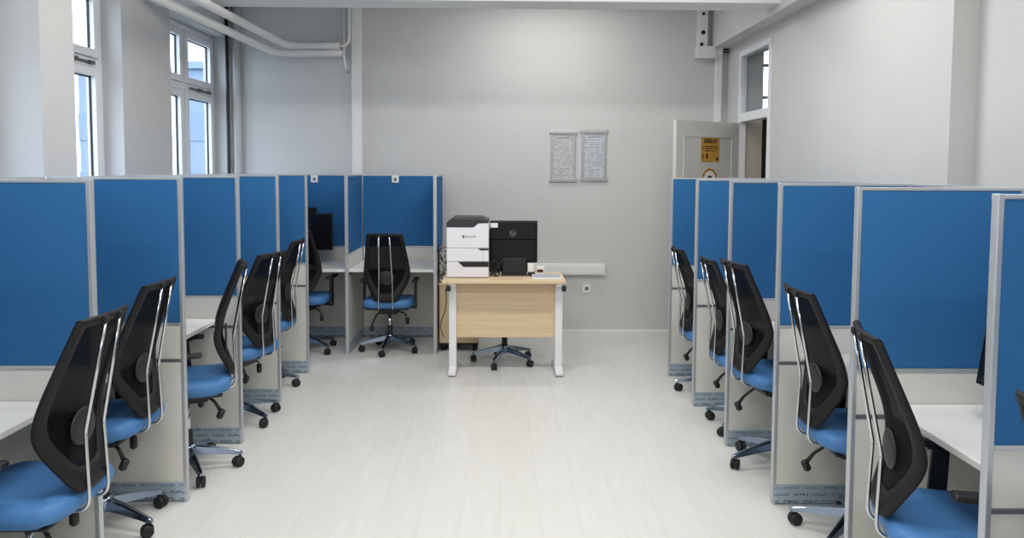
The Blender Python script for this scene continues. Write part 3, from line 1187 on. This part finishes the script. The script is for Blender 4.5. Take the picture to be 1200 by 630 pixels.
# ------------------------------------------------------------------ the maple desk
DX0, DX1, DZ = -.462, .515, .775
DY = 5.81
desk = tag(empty('desk', (0, DY, 0)), 'maple desk with white T legs before the back wall', 'desk')
B().box(DX0, DX1, 0, .50, DZ - .028, DZ, .003).build('desk_top', 'maple', desk)
B().box(-.375, .455, .155, .173, .285, DZ - .029, .002).build('modesty_panel', 'maple', desk)
for s, lx in ((-1, -.385), (1, .470)):
    b = B().box(lx - .030, lx + .030, .10, .165, .05, DZ - .028, .006)
    b.box(lx - .028, lx + .028, .02, .46, DZ - .055, DZ - .029, .004)
    lg = b.build('leg', 'white_frame', desk)
    b = B().prism([(.0, .008), (.48, .008), (.48, .028), (.20, .062), (.10, .062), (.0, .035)], 'x', lx - .031, lx + .031, .006)
    b.build('foot', 'white_frame', lg)
    b = B()
    for yy in (.012, .44):
        b.box(lx - .026, lx + .026, yy, yy + .035, 0, .009, .002)
    b.build('foot_pad', 'rubber', lg)
    bx = lx + (-.028 if s < 0 else .032)
    B().box(bx - .017, bx + .017, .0, .05, DZ - .09, DZ - .045, .006).build('corner_cap', 'blackpl', lg)
cb = cr([(-.437, 5.86, .70), (-.432, 5.87, .62), (-.445, 5.92, .52), (-.485, 6.02, .40), (-.50, 6.15, .32), (-.49, 6.35, .2)], 5)
tag(B().tube(cb, .004, 6).build('power_cable', 'cabledark'), 'thin black cable hanging under the desk left end', 'cable')

# printer
px0, px1, py0, py1 = -.434, -.097, 5.93, 6.26
pz0, pz1 = DZ, 1.262
W = px1 - px0
pc = (px0 + px1) / 2
prn = tag(empty('printer', (pc, (py0 + py1) / 2, DZ)), 'white laser printer with paper trays and dark top on maple desk', 'printer')
hw, hd = W / 2, (py1 - py0) / 2
H3 = pz1 - pz0


def zf(y):       # photo row to height above the desk
    return (325.5 - y) / (325.5 - 255.0) * H3


t0, t1, t2, t3 = 0.0, zf(306.5), zf(290.6), zf(266.5)
B().box(-hw, hw, -hd, hd, .006, t1 - .002, .006).build('paper_tray', 'prwhite', prn)
B().box(-hw, hw, -hd, hd, t1, t2 - .002, .006).build('paper_tray', 'prwhite', prn)
B().prism([(-hw, t2), (hw, t2), (hw, zf(261.5)), (hw * .5, zf(262)), (hw * .28, t3), (-hw, t3)], 'y', -hd, hd, .005).build('body', 'prwhite', prn)
tp = B()
tp.prism([(-hw - .002, t3 + .001), (hw * .28, t3 + .001), (hw * .5, zf(261.4)), (hw, zf(261)), (hw, zf(258.5)), (hw * .78, zf(256.8)), (-hw * .72, zf(256.2)), (-hw - .002, zf(261))], 'y', -hd - .003, hd, .004)
tp.box(-hw * .72, hw * .72, -hd + .05, hd - .03, zf(257.5), zf(255), .006)
tp.build('top_cover', 'prgrey', prn)
B().prism([(-hw * .45, t1 - .002), (hw, t1 - .002), (hw, t1 - .042), (-hw * .2, t1 - .042)], 'y', -hd - .003, -hd + .01, .002).build('tray_handle', 'blackpl', prn)
B().prism([(hw * .48, t2 - .003), (hw, t2 - .003), (hw, t2 - .016), (hw * .6, t2 - .018)], 'y', -hd - .003, -hd + .01, .002).build('tray_handle', 'blackpl', prn)
B().box(hw * .735, hw * .745, -hd - .0012, -hd + .004, t1 - .0, t2 - .022).build('panel_seam', 'greytext', prn)
zl = zf(277)
B().prism([(-hw * .245, zl - .013), (-hw * .17, zl - .013), (-hw * .17, zl + .008), (-hw * .20, zl + .013), (-hw * .245, zl + .008)], 'y', -hd - .0012, -hd + .001).build('logo_mark', 'prgrey', prn)
text_mesh('Lexmark', .030, 'greytext', 'logo_print', prn, Matrix.Translation((.015, -hd - .0006, zl)) @ FACE_CAM)

# monitor seen from behind
mc = .106
mon = tag(empty('monitor', (mc, 6.12, DZ)), 'black monitor seen from behind beside the printer on maple desk', 'monitor')
mw, mz0, mz1 = .197, .103, .450
b = B().box(-mw, mw, -.015, .015, mz0, mz1, .006)
b.box(-mw * .93, mw * .93, -.034, -.012, mz0 + .015, mz0 + (mz1 - mz0) * .54, .006)
b.box(-mw * .97, mw * .97, -.026, -.012, mz0 + (mz1 - mz0) * .56, mz1 - .008, .005)
mb = b.build('display_housing', 'monblack', mon)
B().box(-mw + .01, mw - .01, .0145, .0165, mz0 + .015, mz1 - .01).build('display_panel', 'screen', mon)
b = B().box(-.092, .105, -.05, -.036, .012, .145, .006)
b.box(-.01, -.004, -.053, -.05, .02, .14)
b.box(-.10, .115, -.075, .09, 0, .014, .006)
b.build('stand', 'blackpl', mon)
B().box(-mw + .004, -mw + .066, -.0275, -.0255, mz1 - .056, mz1 - .018, .001).build('sticker', 'paper', mon)['label'] = 'white sticker'
lz = mz0 + (mz1 - mz0) * .70
lb = B()
n = 40
for k in range(n):
    a0, a1 = 2 * PI * k / n, 2 * PI * (k + 1) / n
    q = [(-.006 + r_ * math.cos(a), lz + r_ * math.sin(a)) for r_, a in ((.024, a0), (.0275, a0), (.0275, a1), (.024, a1))]
    lb.prism(q, 'y', -.0275, -.0255)
lb.build('round_logo', 'logo', mon)
sh = Matrix.Identity(4)
sh[0][1] = .22
text_mesh('hp', .042, 'logo', 'logo_print', mon, Matrix.Translation((-.006, -.027, lz + .002)) @ FACE_CAM @ sh, bold=.0008)

# cables and small things on the desk
b = B()
b.tube(cr([(-.05, 5.99, DZ + .006), (-.035, 6.02, DZ + .05), (-.01, 6.05, DZ + .10), (.02, 6.065, DZ + .13)], 5), .005, 6)
b.tube(cr([(-.075, 6.02, DZ + .006), (-.06, 6.03, DZ + .06), (-.03, 6.02, DZ + .03), (-.045, 6.0, DZ + .09), (-.01, 6.03, DZ + .05), (-.02, 6.02, DZ + .005)], 5), .006, 6)
b.tube(cr([(-.08, 6.05, DZ + .008), (-.07, 6.05, DZ + .11), (-.03, 6.05, DZ + .12), (-.015, 6.04, DZ + .04), (-.06, 6.02, DZ + .03), (-.03, 6.0, DZ + .006)], 5), .007, 6)
tag(b.build('cable_bundle', 'cabledark'), 'tangle of black cables between printer and monitor', 'cables')
bx = tag(empty('small_box', (.247, 6.06, DZ)), 'small white box standing right of monitor foot', 'box')
B().box(-.026, .026, -.02, .03, .034, .105, .004).build('carton', 'paper', bx)
B().box(-.022, .034, -.03, .03, 0, .034, .006).build('holder', 'blackpl', bx)
bx = tag(empty('stamp_box', (.325, 6.09, DZ)), 'white box with dark red label on maple desk', 'box')
B().box(-.034, .034, -.02, .02, 0, .075, .004).build('carton', 'paper', bx)
B().box(-.025, .025, -.022, -.0195, .028, .052, .001).build('label_strip', 'red', bx)
kb = tag(empty('keyboard', (.37, 5.93, DZ)), 'flat light grey keyboard at right end of maple desk', 'keyboard')
B().prism([(-.068, .0), (.068, .0), (.068, .022), (-.068, .010)], 'x', -.115, .115, .003).build('keyboard_body', 'paper', kb)
kk = B()
sl = .012 / .136
for r_ in range(5):
    for c_ in range(14):
        y_ = -.054 + r_ * .025
        z_ = .010 + (y_ + .068) * sl
        kk.box(-.108 + c_ * .0155, -.108 + c_ * .0155 + .013, y_, y_ + .019, z_ - .002, z_ + .006, .001, 1)
kk.build('keys', 'keygrey', kb)

# cabinet behind the desk
cab = tag(empty('cabinet', (-.376, 6.86, 0)), 'maple cabinet on black casters behind the desk left end', 'cabinet')
B().box(-.178, .178, -.205, .20, .075, .60, .004).build('carcass', 'maple', cab)
B().box(-.185, .185, -.215, .21, .60, .622, .003).build('cabinet_top', 'maple', cab)
fr = B()
for z0, z1 in ((.09, .25), (.255, .42), (.425, .59)):
    fr.box(-.17, .17, .20, .215, z0, z1, .003)
fr.build('drawer', 'maple', cab)
B().box(-.175, .175, -.2, .195, .055, .076, .003).build('base_plate', 'blackpl', cab)
for sx in (-1, 1):
    for sy in (-1, 1):
        b = B()
        for e in (-1, 1):
            b.lathe([(.02, -.009), (.027, -.007), (.027, .007), (.02, .009)], 16,
                    Matrix.Translation((sx * .145, sy * .165, .027)) @ Matrix.Translation((e * .013, 0, 0)) @ Matrix.Rotation(R(90), 4, 'Y'))
        b.box(sx * .145 - .005, sx * .145 + .005, sy * .165 - .01, sy * .165 + .01, .02, .056)
        b.build('caster', 'rubber', cab)
tag(B().box(-.558, -.27, 6.68, 6.98, .6225, .945, .012, 3).build('mottled_box', 'mottle'), 'grey mottled box on the cabinet behind the printer', 'box')
